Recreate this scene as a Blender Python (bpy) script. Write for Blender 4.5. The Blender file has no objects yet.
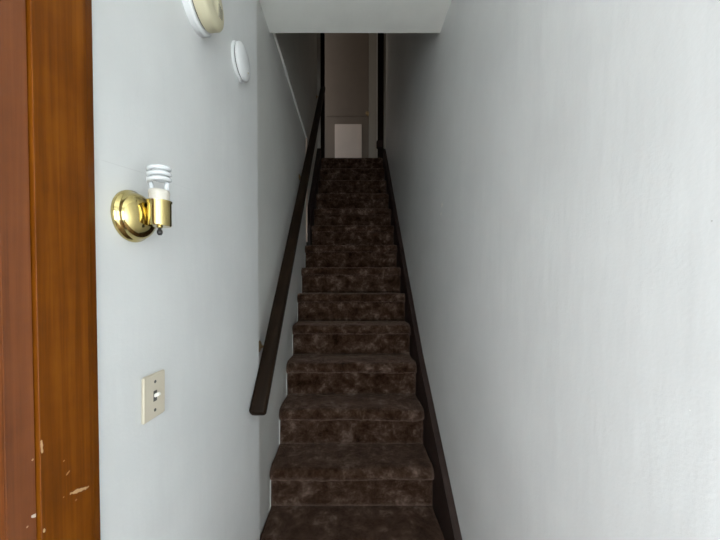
import bpy, bmesh, math, random
from mathutils import Vector, Matrix, noise
random.seed(4)
S = bpy.context.scene
C = S.collection
EYE = 1.397                       # camera height above the lower floor

# ------------------------------------------------------------------ helpers
def link(name, me, m, parent=None, smooth=False):
    o = bpy.data.objects.new(name, me); C.objects.link(o)
    if m: me.materials.append(m)
    if smooth:
        for p in me.polygons: p.use_smooth = True
    if parent: o.parent = parent
    return o
def obj(name, bm, m, parent=None, smooth=False, bevel=0, seg=2):
    if bevel:
        es = [e for e in bm.edges if len(e.link_faces) == 2 and e.calc_face_angle(0) > 0.7]
        bmesh.ops.bevel(bm, geom=es, offset=bevel, segments=seg, affect='EDGES', clamp_overlap=True)
    bmesh.ops.recalc_face_normals(bm, faces=bm.faces)
    me = bpy.data.meshes.new(name); bm.to_mesh(me); bm.free()
    o = link(name, me, m, parent, smooth)
    return o
def box(bm, x0, x1, y0, y1, z0, z1):
    r = bmesh.ops.create_cube(bm, size=1)
    bmesh.ops.scale(bm, vec=(x1-x0, y1-y0, z1-z0), verts=r['verts'])
    bmesh.ops.translate(bm, vec=((x0+x1)/2, (y0+y1)/2, (z0+z1)/2), verts=r['verts'])
    return r['verts']
def lathe(bm, prof, n=48, mat=Matrix()):
    """profile of (radius, height) turned about z, then moved by mat"""
    rings = []
    for r, h in prof:
        if r < 1e-6: rings.append([bm.verts.new(mat @ Vector((0, 0, h)))])
        else: rings.append([bm.verts.new(mat @ Vector((r*math.cos(2*math.pi*k/n), r*math.sin(2*math.pi*k/n), h))) for k in range(n)])
    for a, b in zip(rings, rings[1:]):
        for k in range(n):
            k2 = (k+1) % n
            if len(a) == 1 and len(b) == 1: continue
            if len(a) == 1: bm.faces.new((a[0], b[k], b[k2]))
            elif len(b) == 1: bm.faces.new((a[k], a[k2], b[0]))
            else: bm.faces.new((a[k], a[k2], b[k2], b[k]))
    for r in (rings[0], rings[-1]):
        if len(r) > 1: bm.faces.new(r)
def tube(bm, pts, rad, n=12):
    pts = [Vector(p) for p in pts]; prev = None; rings = []
    up = Vector((0.13, 0.21, 0.97)).normalized()
    for i, p in enumerate(pts):
        t = (pts[min(i+1, len(pts)-1)] - pts[max(i-1, 0)]).normalized()
        if prev is None:
            a = t.cross(up); a = a.normalized() if a.length > 1e-4 else Vector((1, 0, 0))
        else:
            a = (prev - t*prev.dot(t)).normalized()
        prev = a; b = t.cross(a)
        r = rad[i] if isinstance(rad, (list, tuple)) else rad
        rings.append([bm.verts.new(p + r*(a*math.cos(2*math.pi*k/n) + b*math.sin(2*math.pi*k/n))) for k in range(n)])
    for q, w in zip(rings, rings[1:]):
        for k in range(n): bm.faces.new((q[k], q[(k+1) % n], w[(k+1) % n], w[k]))
    bm.faces.new(rings[0]); bm.faces.new(rings[-1][::-1])
def prism(bm, poly, x0, x1):
    """polygon in (y, z) extruded along x"""
    a = [bm.verts.new((x0, y, z)) for y, z in poly]; b = [bm.verts.new((x1, y, z)) for y, z in poly]
    n = len(poly)
    for k in range(n): bm.faces.new((a[k], a[(k+1) % n], b[(k+1) % n], b[k]))
    bm.faces.new(a); bm.faces.new(b[::-1])
def thing(name, label, cat, loc=(0, 0, 0), group=None):
    o = bpy.data.objects.new(name, None); C.objects.link(o); o.location = loc; o.empty_display_size = .05
    o['label'] = label; o['category'] = cat
    if group: o['group'] = group
    return o
def struct(name, bm, m, label=None, cat=None, parent=None, bevel=0):
    o = obj(name, bm, m, parent, bevel=bevel)
    if parent is None:
        o['kind'] = 'structure'
        if label: o['label'] = label
        if cat: o['category'] = cat
    return o
def at(parent, o):                       # mesh built in world space: make it local to its thing
    o.data.transform(Matrix.Translation(-parent.location)); return o

# ------------------------------------------------------------------ materials
def mat(name, col, rough=.5, metal=0, spec=.5):
    m = bpy.data.materials.new(name); m.use_nodes = True
    b = m.node_tree.nodes['Principled BSDF']
    b.inputs['Base Color'].default_value = (*col, 1); b.inputs['Roughness'].default_value = rough
    b.inputs['Metallic'].default_value = metal; b.inputs['Specular IOR Level'].default_value = spec
    return m
def N(m, t, **kw):
    n = m.node_tree.nodes.new(t)
    for k, v in kw.items():
        if k in n.inputs: n.inputs[k].default_value = v
        else: setattr(n, k, v)
    return n
def L(m, a, b): m.node_tree.links.new(a, b)
def bsdf(m): return m.node_tree.nodes['Principled BSDF']
def ramp(m, src, stops):
    r = N(m, 'ShaderNodeValToRGB'); e = r.color_ramp.elements
    e[0].position, e[0].color = stops[0][0], (*stops[0][1], 1)
    e[1].position, e[1].color = stops[-1][0], (*stops[-1][1], 1)
    for p, c in stops[1:-1]:
        x = e.new(p); x.color = (*c, 1)
    L(m, src, r.inputs['Fac']); return r
def wear(m, tc, out, chips):
    """small marks with a shape of their own: knocked-off varnish, scuffs, filled cracks"""
    for (cy, cz, ry, rz, rot, col) in chips:
        mc = N(m, 'ShaderNodeVectorMath', operation='SUBTRACT'); mc.inputs[1].default_value = (0, cy, cz)
        mr = N(m, 'ShaderNodeVectorRotate', rotation_type='X_AXIS'); mr.inputs['Angle'].default_value = -rot
        ms = N(m, 'ShaderNodeVectorMath', operation='MULTIPLY'); ms.inputs[1].default_value = (0, 1/ry, 1/rz)
        nn = N(m, 'ShaderNodeTexNoise', Scale=220.0, Detail=3.0); L(m, tc.outputs['Object'], nn.inputs['Vector'])
        ln = N(m, 'ShaderNodeVectorMath', operation='LENGTH')
        L(m, tc.outputs['Object'], mc.inputs[0]); L(m, mc.outputs[0], mr.inputs['Vector']); L(m, mr.outputs[0], ms.inputs[0]); L(m, ms.outputs[0], ln.inputs[0])
        ad = N(m, 'ShaderNodeMath', operation='MULTIPLY_ADD'); ad.inputs[1].default_value = 1.6; L(m, nn.outputs['Fac'], ad.inputs[0]); L(m, ln.outputs['Value'], ad.inputs[2])
        lt = N(m, 'ShaderNodeMath', operation='LESS_THAN'); lt.inputs[1].default_value = 1.75; L(m, ad.outputs[0], lt.inputs[0])
        mix = N(m, 'ShaderNodeMixRGB'); mix.inputs['Color2'].default_value = (*col, 1); L(m, lt.outputs[0], mix.inputs['Fac']); L(m, out, mix.inputs['Color1']); out = mix.outputs[0]
    return out
def plaster(name, col, rough=.42, bump=.35, chips=[]):
    m = mat(name, col, rough, spec=.45)
    tc = N(m, 'ShaderNodeTexCoord')
    n1 = N(m, 'ShaderNodeTexNoise', Scale=170.0, Detail=4.0, Roughness=.6); L(m, tc.outputs['Object'], n1.inputs['Vector'])
    n2 = N(m, 'ShaderNodeTexNoise', Scale=3.2, Detail=5.0, Roughness=.55); L(m, tc.outputs['Object'], n2.inputs['Vector'])
    n3 = N(m, 'ShaderNodeTexNoise', Scale=14.0, Detail=3.0)
    mp = N(m, 'ShaderNodeMapping'); mp.inputs['Scale'].default_value = (1, 1, .22); L(m, tc.outputs['Object'], mp.inputs['Vector']); L(m, mp.outputs[0], n3.inputs['Vector'])
    r = ramp(m, n2.outputs['Fac'], [(.3, tuple(c*.94 for c in col)), (.7, tuple(min(1, c*1.03) for c in col))])
    L(m, wear(m, tc, r.outputs[0], chips), bsdf(m).inputs['Base Color'])
    b1 = N(m, 'ShaderNodeBump', Strength=bump, Distance=.0007); L(m, n1.outputs['Fac'], b1.inputs['Height'])
    b2 = N(m, 'ShaderNodeBump', Strength=.35, Distance=.006); L(m, n3.outputs['Fac'], b2.inputs['Height']); L(m, b1.outputs[0], b2.inputs['Normal'])
    L(m, b2.outputs[0], bsdf(m).inputs['Normal'])
    return m
def wood(name, dark, mid, light, rough=.25, scale=(60, 60, 1.6), chips=False, coat=.3, spec=.3):
    m = mat(name, mid, rough, spec=spec)
    tc = N(m, 'ShaderNodeTexCoord')
    mp = N(m, 'ShaderNodeMapping'); mp.inputs['Scale'].default_value = scale
    L(m, tc.outputs['Object'], mp.inputs['Vector'])
    n = N(m, 'ShaderNodeTexNoise', Scale=1.5, Detail=7.0, Roughness=.62, Distortion=.4); L(m, mp.outputs[0], n.inputs['Vector'])
    n2 = N(m, 'ShaderNodeTexNoise', Scale=7.0, Detail=4.0, Roughness=.6); L(m, tc.outputs['Object'], n2.inputs['Vector'])
    mx = N(m, 'ShaderNodeMath', operation='MULTIPLY_ADD'); mx.inputs[1].default_value = .6
    L(m, n.outputs['Fac'], mx.inputs[0])
    m2 = N(m, 'ShaderNodeMath', operation='MULTIPLY'); m2.inputs[1].default_value = .4; L(m, n2.outputs['Fac'], m2.inputs[0]); L(m, m2.outputs[0], mx.inputs[2])
    r = ramp(m, mx.outputs[0], [(.3, dark), (.5, mid), (.68, light)])
    out = r.outputs[0]
    out = wear(m, tc, out, chips or [])
    L(m, out, bsdf(m).inputs['Base Color'])
    bp = N(m, 'ShaderNodeBump', Strength=.25, Distance=.0008); L(m, n.outputs['Fac'], bp.inputs['Height']); L(m, bp.outputs[0], bsdf(m).inputs['Normal'])
    bsdf(m).inputs['Coat Weight'].default_value = coat; bsdf(m).inputs['Coat Roughness'].default_value = .22
    return m
def carpet():
    m = mat('brown_carpet', (.08, .055, .04), 1, spec=.0)
    tc = N(m, 'ShaderNodeTexCoord')
    big = N(m, 'ShaderNodeTexNoise', Scale=13.0, Detail=9.0, Roughness=.74, Distortion=.25); L(m, tc.outputs['Object'], big.inputs['Vector'])
    r = ramp(m, big.outputs['Fac'], [(.33, (.013, .005, .002)), (.45, (.042, .021, .012)), (.55, (.080, .047, .032)), (.67, (.21, .145, .115))])
    fine = N(m, 'ShaderNodeTexNoise', Scale=330.0, Detail=3.0, Roughness=.7); L(m, tc.outputs['Object'], fine.inputs['Vector'])
    fr = ramp(m, fine.outputs['Fac'], [(.3, (.55, .55, .55)), (.7, (1.25, 1.25, 1.25))])
    mx = N(m, 'ShaderNodeMixRGB', blend_type='MULTIPLY'); mx.inputs['Fac'].default_value = 1; L(m, r.outputs[0], mx.inputs['Color1']); L(m, fr.outputs[0], mx.inputs['Color2'])
    L(m, mx.outputs[0], bsdf(m).inputs['Base Color'])
    b = N(m, 'ShaderNodeBump', Strength=.9, Distance=.004); L(m, fine.outputs['Fac'], b.inputs['Height'])
    b2 = N(m, 'ShaderNodeBump', Strength=.7, Distance=.012); L(m, big.outputs['Fac'], b2.inputs['Height']); L(m, b.outputs[0], b2.inputs['Normal'])
    L(m, b2.outputs[0], bsdf(m).inputs['Normal'])
    bsdf(m).inputs['Sheen Weight'].default_value = .34; bsdf(m).inputs['Sheen Roughness'].default_value = .35
    bsdf(m).inputs['Sheen Tint'].default_value = (.90, .62, .50, 1)
    return m

M_WALL = plaster('painted_wall', (.71, .715, .705))
M_WALLS = plaster('stair_wall_darker', (.655, .65, .62))  # slightly darker and warmer than the near left wall
M_WALLR = plaster('painted_wall_scuffed', (.71, .715, .705), chips=[
    (1.524, EYE+.380, .010, .012, .3, (.88, .86, .80)), (1.540, EYE+.338, .007, .010, 0, (.88, .86, .80)),
    (.387, EYE+.076, .0012, .0014, 0, (.45, .44, .42)), (.407, EYE-.178, .0010, .0012, 0, (.9, .9, .88))])
M_WALLN = plaster('painted_wall_cracked', (.71, .715, .705), chips=[
    (.541, EYE+.2017, .065, .0008, .136, (.655, .655, .645)), (.75, EYE+.2245, .15, .0008, .093, (.675, .675, .67))])
M_CEIL = plaster('painted_ceiling', (.88, .88, .83), .6)
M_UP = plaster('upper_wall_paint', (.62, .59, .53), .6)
M_CASE = wood('varnished_casing_wood', (.075, .021, .0008), (.150, .040, .0016), (.225, .070, .004), .35, coat=.06, spec=.15, chips=[
    # y, z, half-width, half-height, turn, bare colour
    (.4255, EYE-.3020, .0165, .0026, -.38, (.50, .30, .15)),
    (.4094, EYE-.2664, .0035, .0014, .55, (.38, .20, .08)),
    (.3762, EYE-.2111, .0016, .0085, .05, (.50, .30, .15)),
    (.4040, EYE-.2463, .0012, .0010, 0, (.38, .2, .09)),
    (.4030, EYE-.2954, .0012, .0010, 0, (.38, .2, .09)),
    (.4205, EYE-.3125, .0014, .0010, 0, (.30, .14, .06)),
    (.3770, EYE-.3194, .0014, .0026, 0, (.50, .34, .18)),
    ])
M_JAMB = wood('varnished_jamb_wood', (.09, .025, .006), (.17, .05, .013), (.22, .07, .02), .3, coat=.5, chips=[
    (.3705, EYE-.2952, .0045, .0022, -.5, (.62, .52, .44)),
    (.3693, EYE-.2239, .0012, .0012, 0, (.45, .28, .18)),
    (.3619, EYE-.3025, .0014, .0014, 0, (.45, .28, .18))])
M_DARK = wood('dark_stained_wood', (.007, .0035, .0018), (.013, .007, .0035), (.024, .013, .007), .55, scale=(40, 3, 3), coat=0, spec=.12)
M_SKIRT = wood('dark_skirt_wood', (.014, .008, .007), (.028, .017, .014), (.045, .028, .023), .5, scale=(50, 4, 4), coat=0, spec=.2)
M_CARPET = carpet()
M_WHITE = mat('white_trim_paint', (.78, .77, .73), .45)
M_DOOR = plaster('door_paint', (.24, .19, .15), .5, .1)
M_PANEL = plaster('pale_panel', (.86, .72, .62), .6, .1)
M_CASEW = mat('pale_casing_paint', (.40, .36, .30), .5)
M_PINK = mat('worn_edge_paint', (.60, .46, .38), .6)
M_BRASS = mat('polished_brass', (.60, .49, .21), .12, 1)
M_BRASS2 = mat('aged_brass', (.5, .36, .2), .3, 1)
M_TUBE = mat('white_glass_tube', (.66, .68, .69), .2)
M_CER = mat('lamp_base_plastic', (.62, .58, .51), .4)
M_BLACK = mat('dark_knob', (.02, .018, .018), .35)
M_IVORY = mat('ivory_plastic', (.60, .54, .43), .4)
M_TOG = mat('toggle_plastic', (.82, .80, .74), .3)
M_PW = mat('white_plastic', (.80, .81, .81), .4)
M_CREAM = mat('aged_cream_plastic', (.60, .55, .38), .45)
M_SLOT = mat('dark_gap', (.10, .095, .085), .8)
M_FLOOR = wood('floor_boards', (.06, .03, .015), (.11, .06, .03), (.16, .09, .05), .4, scale=(20, 2, 2))

# ------------------------------------------------------------------ setting
XL, XN, XR, XU = -.415, -.400, .465, -.43      # left wall, near left wall, right wall, upper left wall
JOG, END = 1.245, 2.85
CEIL = EYE + 1.277
LEDGE = EYE + 1.34
D0, D1 = -.50, .374                             # doorway in the left wall
SP, RISE, GO, Y0, T0 = 1.0696, .2138, .204, 1.4985, .436   # nosing slope, rise, going, first shown nosing
LZ = T0 + 12*RISE; LY = Y0 + 12*GO              # landing
TOP = 5.35

bm = bmesh.new(); box(bm, -.75, XR+.1, -1.6, 1.40, T0-2*RISE-.1, T0-2*RISE); struct('floor', bm, M_FLOOR)
bm = bmesh.new(); box(bm, XL-.12, XR, -1.5, 1.575, CEIL, CEIL+.2)
struct('ceiling', bm, M_CEIL)
bm = bmesh.new(); box(bm, XR, XR+.1, -1.6, 5.0, -.1, TOP); struct('wall_right', bm, M_WALLR)
# near left wall with doorway: it stands slightly out of line with the stair wall
def lean(bm, k=.03):
    for v in bm.verts: v.co.x += k*(v.co.y-.6)
    return bm
bm = bmesh.new()
box(bm, XN-.12, XN, D1, JOG, 0, CEIL)
box(bm, XN-.12, XN, -.525, D0, 0, CEIL); box(bm, XN-.12, XN, -1.5, -1.20, 0, CEIL); box(bm, XN-.12, XN, -1.20, -.525, 2.12, CEIL); box(bm, XN-.12, XN, D0, D1, 2.12, CEIL); box(bm, XN-.12, XN-.06, D0, D1, 0, 2.12)
lean(bm); struct('wall_left', bm, M_WALLN)
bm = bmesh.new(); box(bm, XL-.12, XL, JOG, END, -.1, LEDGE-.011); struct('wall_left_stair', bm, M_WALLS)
bm = bmesh.new()
box(bm, XU-.1, XU, 1.579, 3.97, LEDGE-.011, TOP); box(bm, XU-.1, XU, END, 3.97, 0, LEDGE-.011)
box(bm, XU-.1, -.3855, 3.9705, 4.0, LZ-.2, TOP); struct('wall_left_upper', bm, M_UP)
bm = bmesh.new(); box(bm, XN-.12, -.33, -1.6, -1.5, 0, CEIL+.2); box(bm, .36, XR+.1, -1.6, -1.5, 0, CEIL+.2); box(bm, -.33, .36, -1.6, -1.5, 2.12, CEIL+.2)
struct('wall_back', bm, M_WALL)
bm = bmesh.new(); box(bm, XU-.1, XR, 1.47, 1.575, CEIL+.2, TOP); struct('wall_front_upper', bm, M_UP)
bm = bmesh.new(); box(bm, -1.3, XR+.1, 1.47, 4.9, TOP, TOP+.1); struct('ceiling_upper', bm, M_CEIL)
# landing and hall upstairs
bm = bmesh.new(); box(bm, -1.3, XR, LY+.08, 4.9, LZ-.2, LZ-.012); struct('floor_upper', bm, M_CARPET)
YD = 4.64
bm = bmesh.new()
box(bm, -1.3, -.415, YD, YD+.1, LZ-.1, TOP); box(bm, .405, XR, YD, YD+.1, LZ-.1, TOP); box(bm, -.415, .405, YD, YD+.1, LZ+2.22, TOP); box(bm, -.415, .405, YD+.04, YD+.1, LZ-.1, LZ+2.22)
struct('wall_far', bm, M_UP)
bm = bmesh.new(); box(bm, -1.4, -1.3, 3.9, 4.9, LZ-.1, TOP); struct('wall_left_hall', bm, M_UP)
# rim where the left wall stops below the upper floor
bm = bmesh.new(); box(bm, XU, XL+.010, 1.577, END, LEDGE-.011, LEDGE+.009)
struct('trim_1', bm, M_WHITE, bevel=.004)
# worn end post of the stair wall
bm = bmesh.new(); box(bm, XL, XL+.014, END-.022, END, EYE+.36, LEDGE-.011)
struct('trim_2', bm, M_PINK, bevel=.003)
# doorway casing (face on the wall) and jamb (faces back along the hall)
bm = bmesh.new()
poly = [(XN, D1), (XN+.0155, D1), (XN+.016, D1+.0006), (XN+.016, D1+.070), (XN+.012, D1+.074), (XN+.012, D1+.079), (XN+.009, D1+.093), (XN+.006, D1+.095), (XN, D1+.095)]
a = [bm.verts.new((x, y, 0)) for x, y in poly]; b = [bm.verts.new((x, y, 2.20)) for x, y in poly]
for k in range(len(poly)): bm.faces.new((a[k], a[(k+1) % len(poly)], b[(k+1) % len(poly)], b[k]))
bm.faces.new(a[::-1]); bm.faces.new(b)
lean(bm); struct('trim_3', bm, M_CASE)
bm = bmesh.new(); box(bm, XN-.06, XN+.0115, D1-.034, D1-.0005, 0, 2.12); lean(bm); struct('trim_4', bm, M_JAMB, bevel=.0015)
bm = bmesh.new(); box(bm, XN-.06, XN+.006, D0, D0+.02, 0, 2.12); lean(bm); struct('trim_6', bm, M_JAMB, bevel=.0015)
bm = bmesh.new(); box(bm, XN-.040, XN+.006, D0+.023, D1-.0375, .005, 2.115); lean(bm); struct('door_2', bm, M_JAMB, bevel=.002)
bm = bmesh.new(); box(bm, XN, XN+.016, D0-.086, D0+.004, 0, 2.20); lean(bm); struct('trim_7', bm, M_CASE, bevel=.003)
# caulk line between casing and wall
bm = bmesh.new(); box(bm, XN, XN+.004, D1+.095, D1+.0975, 0, 2.2); lean(bm); struct('trim_8', bm, M_WHITE)
# dark opening trims at the landing
bm = bmesh.new(); box(bm, -.385, -.335, 3.97, 4.02, LZ-.04, TOP); struct('trim_9', bm, M_DARK, bevel=.003)
bm = bmesh.new(); box(bm, .365, .44, 3.97, 4.02, LZ-.04, TOP); struct('trim_10', bm, M_DARK, bevel=.003)
bm = bmesh.new(); box(bm, .441, .465, 3.955, 4.02, LZ-.02, TOP); struct('trim_11', bm, M_CASEW)

# ------------------------------------------------------------------ door upstairs
door = thing('door_1', 'pale closed door at the top of the stairs', 'door', (-.06, YD, LZ)); door['kind'] = 'structure'
dx0, dx1 = -.385, .285
bm = bmesh.new(); box(bm, dx0, dx1, YD-.002, YD+.036, LZ, LZ+2.18)
at(door, obj('door_leaf', bm, M_DOOR, door, bevel=.003))
bm = bmesh.new(); box(bm, dx0+.03, dx1-.03, YD-.010, YD-.002, LZ+.90, LZ+.93)
at(door, obj('lock_rail', bm, M_DOOR, door, bevel=.002))
bm = bmesh.new(); box(bm, -.232, .178, YD-.034, YD-.002, LZ+.14, LZ+.768)
o = at(door, obj('lower_panel', bm, M_PANEL, door, bevel=.004)); o['label'] = 'paler square panel low on the door'
bm = bmesh.new(); lathe(bm, [(.026, 0), (.026, .004), (.010, .007), (.009, .03), (.022, .036), (.027, .048), (.022, .06), (0, .064)], 32,
      Matrix.Translation((.262, YD-.002, LZ+.925)) @ Matrix.Rotation(math.pi/2, 4, 'X'))
o = at(door, obj('door_knob', bm, M_BRASS2, door, smooth=True)); o['label'] = 'small brass door knob'
bm = bmesh.new()
box(bm, dx1+.002, .404, YD-.003, YD+.03, LZ, LZ+2.2); box(bm, -.414, dx0-.003, YD-.003, YD+.03, LZ, LZ+2.2); box(bm, dx0-.003, dx1+.006, YD-.003, YD+.03, LZ+2.184, LZ+2.22)
at(door, obj('door_frame', bm, M_CASEW, door, bevel=.002))

# ------------------------------------------------------------------ staircase
stair = thing('staircase', 'steep straight staircase covered in mottled dark brown carpet', 'stairs', (0, Y0, 0))
def step_mesh(i, x0, x1, landing=False):
    yn = Y0 + GO*i; t = T0 + RISE*i; low = t - RISE; R = .033; n = 44
    prof = []
    for k in range(9): prof.append((yn+.040, low + (t-.067-low)*k/8))
    for k in range(1, 9):
        a = -math.pi/2 - math.pi*k/9
        prof.append((yn+.026 + .026*math.cos(a), t-R + R*math.sin(a)))
    back = yn + (GO+.046 if not landing else .10)
    for k in range(12): prof.append((yn+R + (back-yn-R)*k/11, t))
    live = len(prof)
    prof += [(back, t-.03), (yn+.055, t-.03), (yn+.055, low)]
    bm = bmesh.new(); grid = []
    for j in range(n+1):
        x = x0 + (x1-x0)*j/n; e = min(x-x0, x1-x); row = []
        for q, (y, z) in enumerate(prof):
            p = Vector((x, y, z))
            if q < live:
                v = Vector((x*9 + 3*i, y*9, z*9)); f = noise.noise(v)*.007 + noise.noise(v*4.5)*.0035 + noise.noise(v*13)*.0016
                if 8 <= q <= 17:
                    p.y += f*.9; p.z += f*.7
                    if e < .03:                       # carpet tucked in at the ends of the nosing
                        c = (1-e/.03)**2; p.y += .014*c; p.z -= .006*c
                elif q < 8 and q > 0: p.y += f
                elif q > 17 and q < live-1: p.z += f - (.004*(q-17)/10)
            row.append(bm.verts.new(p))
        grid.append(row)
    m = len(prof)
    for j in range(n):
        for q in range(m):
            q2 = (q+1) % m
            bm.faces.new((grid[j][q], grid[j+1][q], grid[j+1][q2], grid[j][q2]))
    bm.faces.new(grid[0]); bm.faces.new(grid[-1][::-1])
    return bm
for i in range(-1, 13):
    x0 = XL+.0048 if i < 7 else XL+.038
    o = obj('carpeted_step' if i < 12 else 'carpeted_landing', step_mesh(i, x0, .430, i == 12), M_CARPET, stair, smooth=True)
    at(stair, o)
# white painted edge against the left wall, following the steps
poly = [(Y0-GO+.05, 0)]
for i in range(-1, 7):
    yn = Y0+GO*i; t = T0+RISE*i
    poly += [(yn+.037, t-RISE), (yn+.037, t-.035)]
poly[0] = (Y0-GO+.037, 0); poly = [poly[0]] + poly[2:]
poly += [(END-.03, T0+RISE*6-.004), (END-.03, T0+RISE*6-.3), (Y0, 0)]
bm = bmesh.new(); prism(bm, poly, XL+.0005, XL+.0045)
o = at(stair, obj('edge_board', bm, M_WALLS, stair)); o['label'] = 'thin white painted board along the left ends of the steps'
# wooden body under the carpet
poly = [(Y0-GO+.06, 0)]
for i in range(-1, 12):
    yn = Y0+GO*i; t = T0+RISE*i
    poly += [(yn+.06, t-.034), (yn+GO+.06, t-.034)]
poly += [(LY+.06, LZ-.30), (Y0+.35, 0)]
bm = bmesh.new(); prism(bm, poly, XL+.04, .428)
at(stair, obj('under_stair', bm, M_SKIRT, stair))
# skirts: z of a line parallel to the nosings
def zl(y, h): return EYE - 1.011 + h + SP*(y-Y0)
bm = bmesh.new(); ya, yb = Y0-GO-.09, 3.965
prism(bm, [(ya, 0), (ya, zl(ya, .24)), (1.9, zl(1.9, .115)), (2.9, zl(2.9, .10)), (yb, zl(yb, .10)), (yb, zl(yb, -.40)), (Y0+.05, 0)], .433, XR-.001)
o = at(stair, obj('skirt_board', bm, M_SKIRT, stair, bevel=.003)); o['label'] = 'dark wooden skirt board along the right wall'
bm = bmesh.new(); box(bm, .345, .433, 3.90, 3.962, LZ+.11, LZ+.20)
o = at(stair, obj('skirt_block', bm, M_SKIRT, stair, bevel=.006)); o['label'] = 'dark block at the head of the right skirt board'
bm = bmesh.new(); prism(bm, [(END+.002, zl(END, .10)), (3.965, zl(3.965, .10)), (3.965, zl(3.965, -.30)), (END+.002, zl(END, -.30))], XU+.001, XL+.036)
o = at(stair, obj('skirt_board', bm, M_SKIRT, stair, bevel=.003)); o['label'] = 'short dark wooden skirt board on the upper left'

# ------------------------------------------------------------------ handrail
RX = -.35; RA, RB = Vector((RX, 1.1255, EYE-.5064)), Vector((RX, 3.938, EYE+2.490))
rail = thing('handrail', 'long dark wooden handrail sloping up beside the left wall', 'handrail', RA)
dr = (RB-RA).normalized(); nr = Vector((0, -dr.z, dr.y))
bm = bmesh.new(); w, h = .031, .021; sec = []
for k in range(24):
    a = 2*math.pi*k/24; cx, cz = math.cos(a), math.sin(a)
    sec.append((math.copysign(abs(cx)**.42, cx)*w, math.copysign(abs(cz)**.5, cz)*h))
rings = []; Ln = (RB-RA).length
stns = [(0, .80), (.003, .92), (.008, 1)] + [(Ln*k/30, 1) for k in range(1, 30)] + [(Ln-.008, 1), (Ln-.003, .92), (Ln, .8)]
for s, k in stns: rings.append([bm.verts.new(dr*s + Vector((u*k, 0, 0)) + nr*(v*k)) for u, v in sec])
for q, r in zip(rings, rings[1:]):
    for k in range(24): bm.faces.new((q[k], q[(k+1) % 24], r[(k+1) % 24], r[k]))
bm.faces.new(rings[0]); bm.faces.new(rings[-1][::-1])
o = obj('rail', bm, M_DARK, rail, smooth=True)
for (y, wx, dz) in ((1.366, XL, -.052), (2.46, XL, -.075), (3.86, XU, -.075)):
    zc = RA.z + SP*.996*(y-RA.y); z = zc + dz
    bm = bmesh.new(); R = Matrix.Translation((wx, y, z)) @ Matrix.Rotation(math.pi/2, 4, 'Y')
    lathe(bm, [(0, .0005), (.026, .0005), (.026, .003), (.021, .006), (.012, .009), (.008, .013), (0, .014)], 32, R)
    rs = at(rail, obj('bracket_rosette', bm, M_BRASS2, rail, smooth=True)); rs['label'] = 'round brass wall plate of a rail bracket'
    bm = bmesh.new()
    tube(bm, [(wx+.008, y, z), (wx+.03, y, z-.003), (wx+.052, y, z+.004), (RX-.006, y, z+.018), (RX, y, zc-.028)], [.006, .0055, .0055, .006, .008])
    at(rail, obj('bracket_arm', bm, M_BRASS2, rail, smooth=True))

# ------------------------------------------------------------------ wall sconce
sy, sz = .553, EYE+.1165
sc = thing('wall_sconce', 'polished brass wall sconce with bare spiral bulb above the switch', 'wall lamp', (XN+.03*(sy-.6), sy, sz)); sc.rotation_euler.z = -.03
R = Matrix.Rotation(math.pi/2, 4, 'Y')
bm = bmesh.new()
prof = [(0, .0003), (.0465, .0003), (.0470, .003), (.0465, .006), (.0435, .009)]
for k in range(1, 15):
    a = math.pi/2*k/14; prof.append((.0425*math.cos(a) if k < 14 else 0, .009+.027*math.sin(a)))
lathe(bm, prof, 64, R); obj('backplate', bm, M_BRASS, sc, smooth=True)
cx = .053; cb, ct = -.018, .0275                                # cup axis, bottom and top
bm = bmesh.new(); tube(bm, [(.030, 0, .002), (.036, 0, .002), (cx-.018, 0, .002)], .0085, 20); obj('arm', bm, M_BRASS, sc, smooth=True)
bm = bmesh.new(); T = Matrix.Translation((cx, 0, 0))
lathe(bm, [(0, cb), (.0180, cb), (.0192, cb+.002), (.0192, ct-.004), (.0206, ct-.002), (.0208, ct), (.0195, ct), (.0182, ct-.004), (.0182, cb+.004), (0, cb+.004)], 48, T)
o = obj('socket_cup', bm, M_BRASS, sc); 
for p in o.data.polygons: p.use_smooth = True
m_ = o.modifiers.new('edges', 'EDGE_SPLIT'); m_.split_angle = math.radians(40)
bm = bmesh.new(); lathe(bm, [(0, cb-.003), (.004, cb-.003), (.005, cb), (.003, cb+.001), (0, cb+.001)][::-1], 20, T)
obj('switch_collar', bm, M_BRASS, sc, smooth=True)
bm = bmesh.new(); lathe(bm, [(0, cb), (.0028, cb), (.0028, cb-.006), (.0045, cb-.008), (.0048, cb-.012), (.003, cb-.016), (0, cb-.0165)], 20, T)
o = obj('switch_knob', bm, M_BLACK, sc, smooth=True); o['label'] = 'small dark turn switch under the cup'
bm = bmesh.new()
lathe(bm, [(0, ct-.03), (.0155, ct-.03), (.0165, ct-.004), (.0165, ct+.012), (.0172, ct+.0135), (.0172, ct+.017), (.015, ct+.020), (0, ct+.021)], 40, T)
lb = obj('light_bulb', bm, M_CER, sc, smooth=True); lb['label'] = 'unlit white spiral bulb'
bm = bmesh.new(); zb = ct+.020; hh = .047; pts = []
pts += [(cx-.011, -.004, zb-.001), (cx-.011, -.004, zb+.007), (cx-.0135, -.003, zb+.012)]
turns = 2.9; n = 90
for k in range(n+1):
    u = k/n; a = math.pi + turns*2*math.pi*u; r = .0162
    if u > .93: r *= 1-(u-.93)*3.5
    pts.append((cx + r*math.cos(a), r*math.sin(a), zb+.0150 + u*(hh-.0185)))
tube(bm, pts, .0039, 14)
tube(bm, [(cx+.010, .006, zb-.001), (cx+.010, .006, zb+.010), (cx+.012, .005, zb+.016)], .0042, 14)
obj('spiral_tube', bm, M_TUBE, lb, smooth=True)

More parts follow.
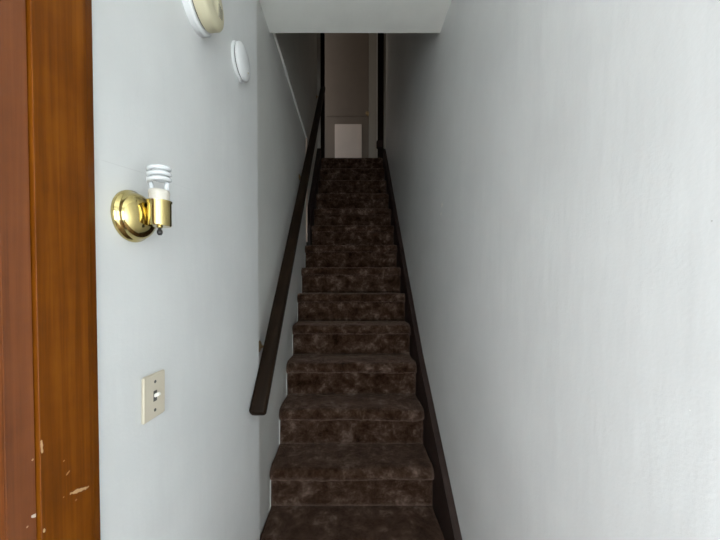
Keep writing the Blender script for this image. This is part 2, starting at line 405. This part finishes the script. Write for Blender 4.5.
# ------------------------------------------------------------------ light switch
wy, wz = .602, EYE-.2335
sw = thing('light_switch', 'ivory toggle light switch with slightly crooked plate below the sconce', 'light switch', (XN+.03*(wy-.6), wy, wz)); sw.rotation_euler.z = -.03
bm = bmesh.new(); box(bm, .0003, .006, -.0325, .0325, -.0455, .0455)
pl = obj('switch_plate', bm, M_IVORY, sw, bevel=.0025, seg=3)
bm = bmesh.new(); box(bm, .0055, .0068, -.0048, .0048, -.0105, .0105); obj('toggle_slot', bm, M_SLOT, sw)
bm = bmesh.new(); v = box(bm, .0055, .0165, -.0036, .0036, -.0035, .0035)
bmesh.ops.rotate(bm, verts=v, cent=(.0055, 0, 0), matrix=Matrix.Rotation(-.45, 3, 'Y')); obj('toggle', bm, M_TOG, sw, bevel=.001)
for z in (-.0285, .0285):
    bm = bmesh.new(); lathe(bm, [(0, .0055), (.0032, .0055), (.0032, .0066), (.0022, .0072), (0, .0074)], 20, Matrix.Translation((0, 0, z)) @ R)
    obj('screw', bm, M_SLOT, sw, smooth=True)
sw.rotation_euler.x = -.022

# ------------------------------------------------------------------ detectors
def disc(name, label, cat, y, z, layers):
    t = thing(name, label, cat, (XN+.03*(y-.6), y, z)); t.rotation_euler.z = -.03
    for nm, prof, m in layers:
        bm = bmesh.new(); lathe(bm, prof, 64, R)
        o = obj(nm, bm, m, t, smooth=True); e = o.modifiers.new('edges', 'EDGE_SPLIT'); e.split_angle = math.radians(38)
    return t
r = .070
t = disc('smoke_detector', 'larger round smoke detector with aged cream cover on a white base', 'smoke detector', .772, EYE+.704, [
    ('base', [(0, .0003), (r, .0003), (r, .014), (r-.004, .019), (r-.010, .020), (0, .020)], M_PW),
    ('gap_ring', [(0, .020), (r-.011, .020), (r-.011, .0235), (0, .0235)], M_SLOT),
    ('cover', [(0, .0235), (r-.008, .0235), (r-.009, .046), (r-.012, .051), (r-.018, .0535), (.030, .0545), (.018, .0545), (.016, .053), (0, .053)], M_CREAM)])
for k in range(3):
    bm = bmesh.new(); box(bm, .0530, .0552, .020+.008*k, .0225+.008*k, -.022+.003*k, .012); obj('vent_slot', bm, M_SLOT, t)
r = .0580
t = disc('smoke_detector', 'smaller flat white round alarm beside the corner of the wall', 'smoke detector', 1.050, EYE+.752, [
    ('base', [(0, .0003), (r, .0003), (r, .007), (r-.003, .009), (0, .009)], M_PW),
    ('gap_ring', [(0, .009), (r-.005, .009), (r-.005, .0125), (0, .0125)], M_SLOT),
    ('cover', [(0, .0125), (r-.002, .0125), (r-.001, .015), (r-.002, .021), (r-.008, .0255), (.02, .028), (0, .0285)], M_PW)])
bm = bmesh.new(); lathe(bm, [(0, .027), (.003, .027), (.003, .0295), (0, .0298)], 16, Matrix.Translation((0, .02, -.025)) @ R); obj('test_button', bm, M_IVORY, t)

# ------------------------------------------------------------------ scuffs on the right wall (bare plaster showing through the paint)
def chip(name, label, pts, xw, m, nx):
    bm = bmesh.new(); s = -.0006 if nx < 0 else .0006
    a = [bm.verts.new((xw, y, z)) for y, z in pts]; b = [bm.verts.new((xw+s, y, z)) for y, z in pts]; n = len(pts)
    for k in range(n): bm.faces.new((a[k], a[(k+1) % n], b[(k+1) % n], b[k]))
    bm.faces.new(a); bm.faces.new(b[::-1]); return bm

# ------------------------------------------------------------------ light
w = bpy.data.worlds.new('w'); S.world = w; w.use_nodes = True
w.node_tree.nodes['Background'].inputs[0].default_value = (.85, .92, 1, 1); w.node_tree.nodes['Background'].inputs[1].default_value = .3
def area(name, loc, rot, sx, sy_, power, col):
    l = bpy.data.lights.new(name, 'AREA'); l.shape = 'RECTANGLE'; l.size = sx; l.size_y = sy_; l.energy = power; l.color = col
    o = bpy.data.objects.new(name, l); C.objects.link(o); o.location = loc; o.rotation_euler = rot; return o
area('back_doorway_daylight', (.0, -1.66, 1.25), (math.pi/2, 0, 0), .68, 1.5, 11.5, (.91, .975, 1))
area('side_doorway_daylight', (-.60, -.83, 1.14), (0, -math.pi/2, .12), .70, .62, 39, (.86, .95, 1))
area('upper_hall_fill', (-1.2, 4.3, LZ+1.3), (0, -math.pi/2, 0), 1.0, .4, 1.0, (1, .82, .68))  # unseen warm fill light, added so the upstairs door and panel show

# ------------------------------------------------------------------ camera
cam = bpy.data.cameras.new('camera'); co = bpy.data.objects.new('camera', cam); C.objects.link(co); S.camera = co
F, P = 300.0, .0195
cam.sensor_width = 36; cam.lens = 36*F/720; cam.clip_start = .02
cam.shift_x = (360-350)/720; cam.shift_y = (286-270)/720
co.location = (0, 0, EYE); co.rotation_euler = (math.pi/2 - P, 0, 0)
vs = S.view_settings; vs.view_transform = 'Standard'; vs.look = 'None'; vs.gamma = 1; vs.use_curve_mapping = False; vs.exposure = 1.15
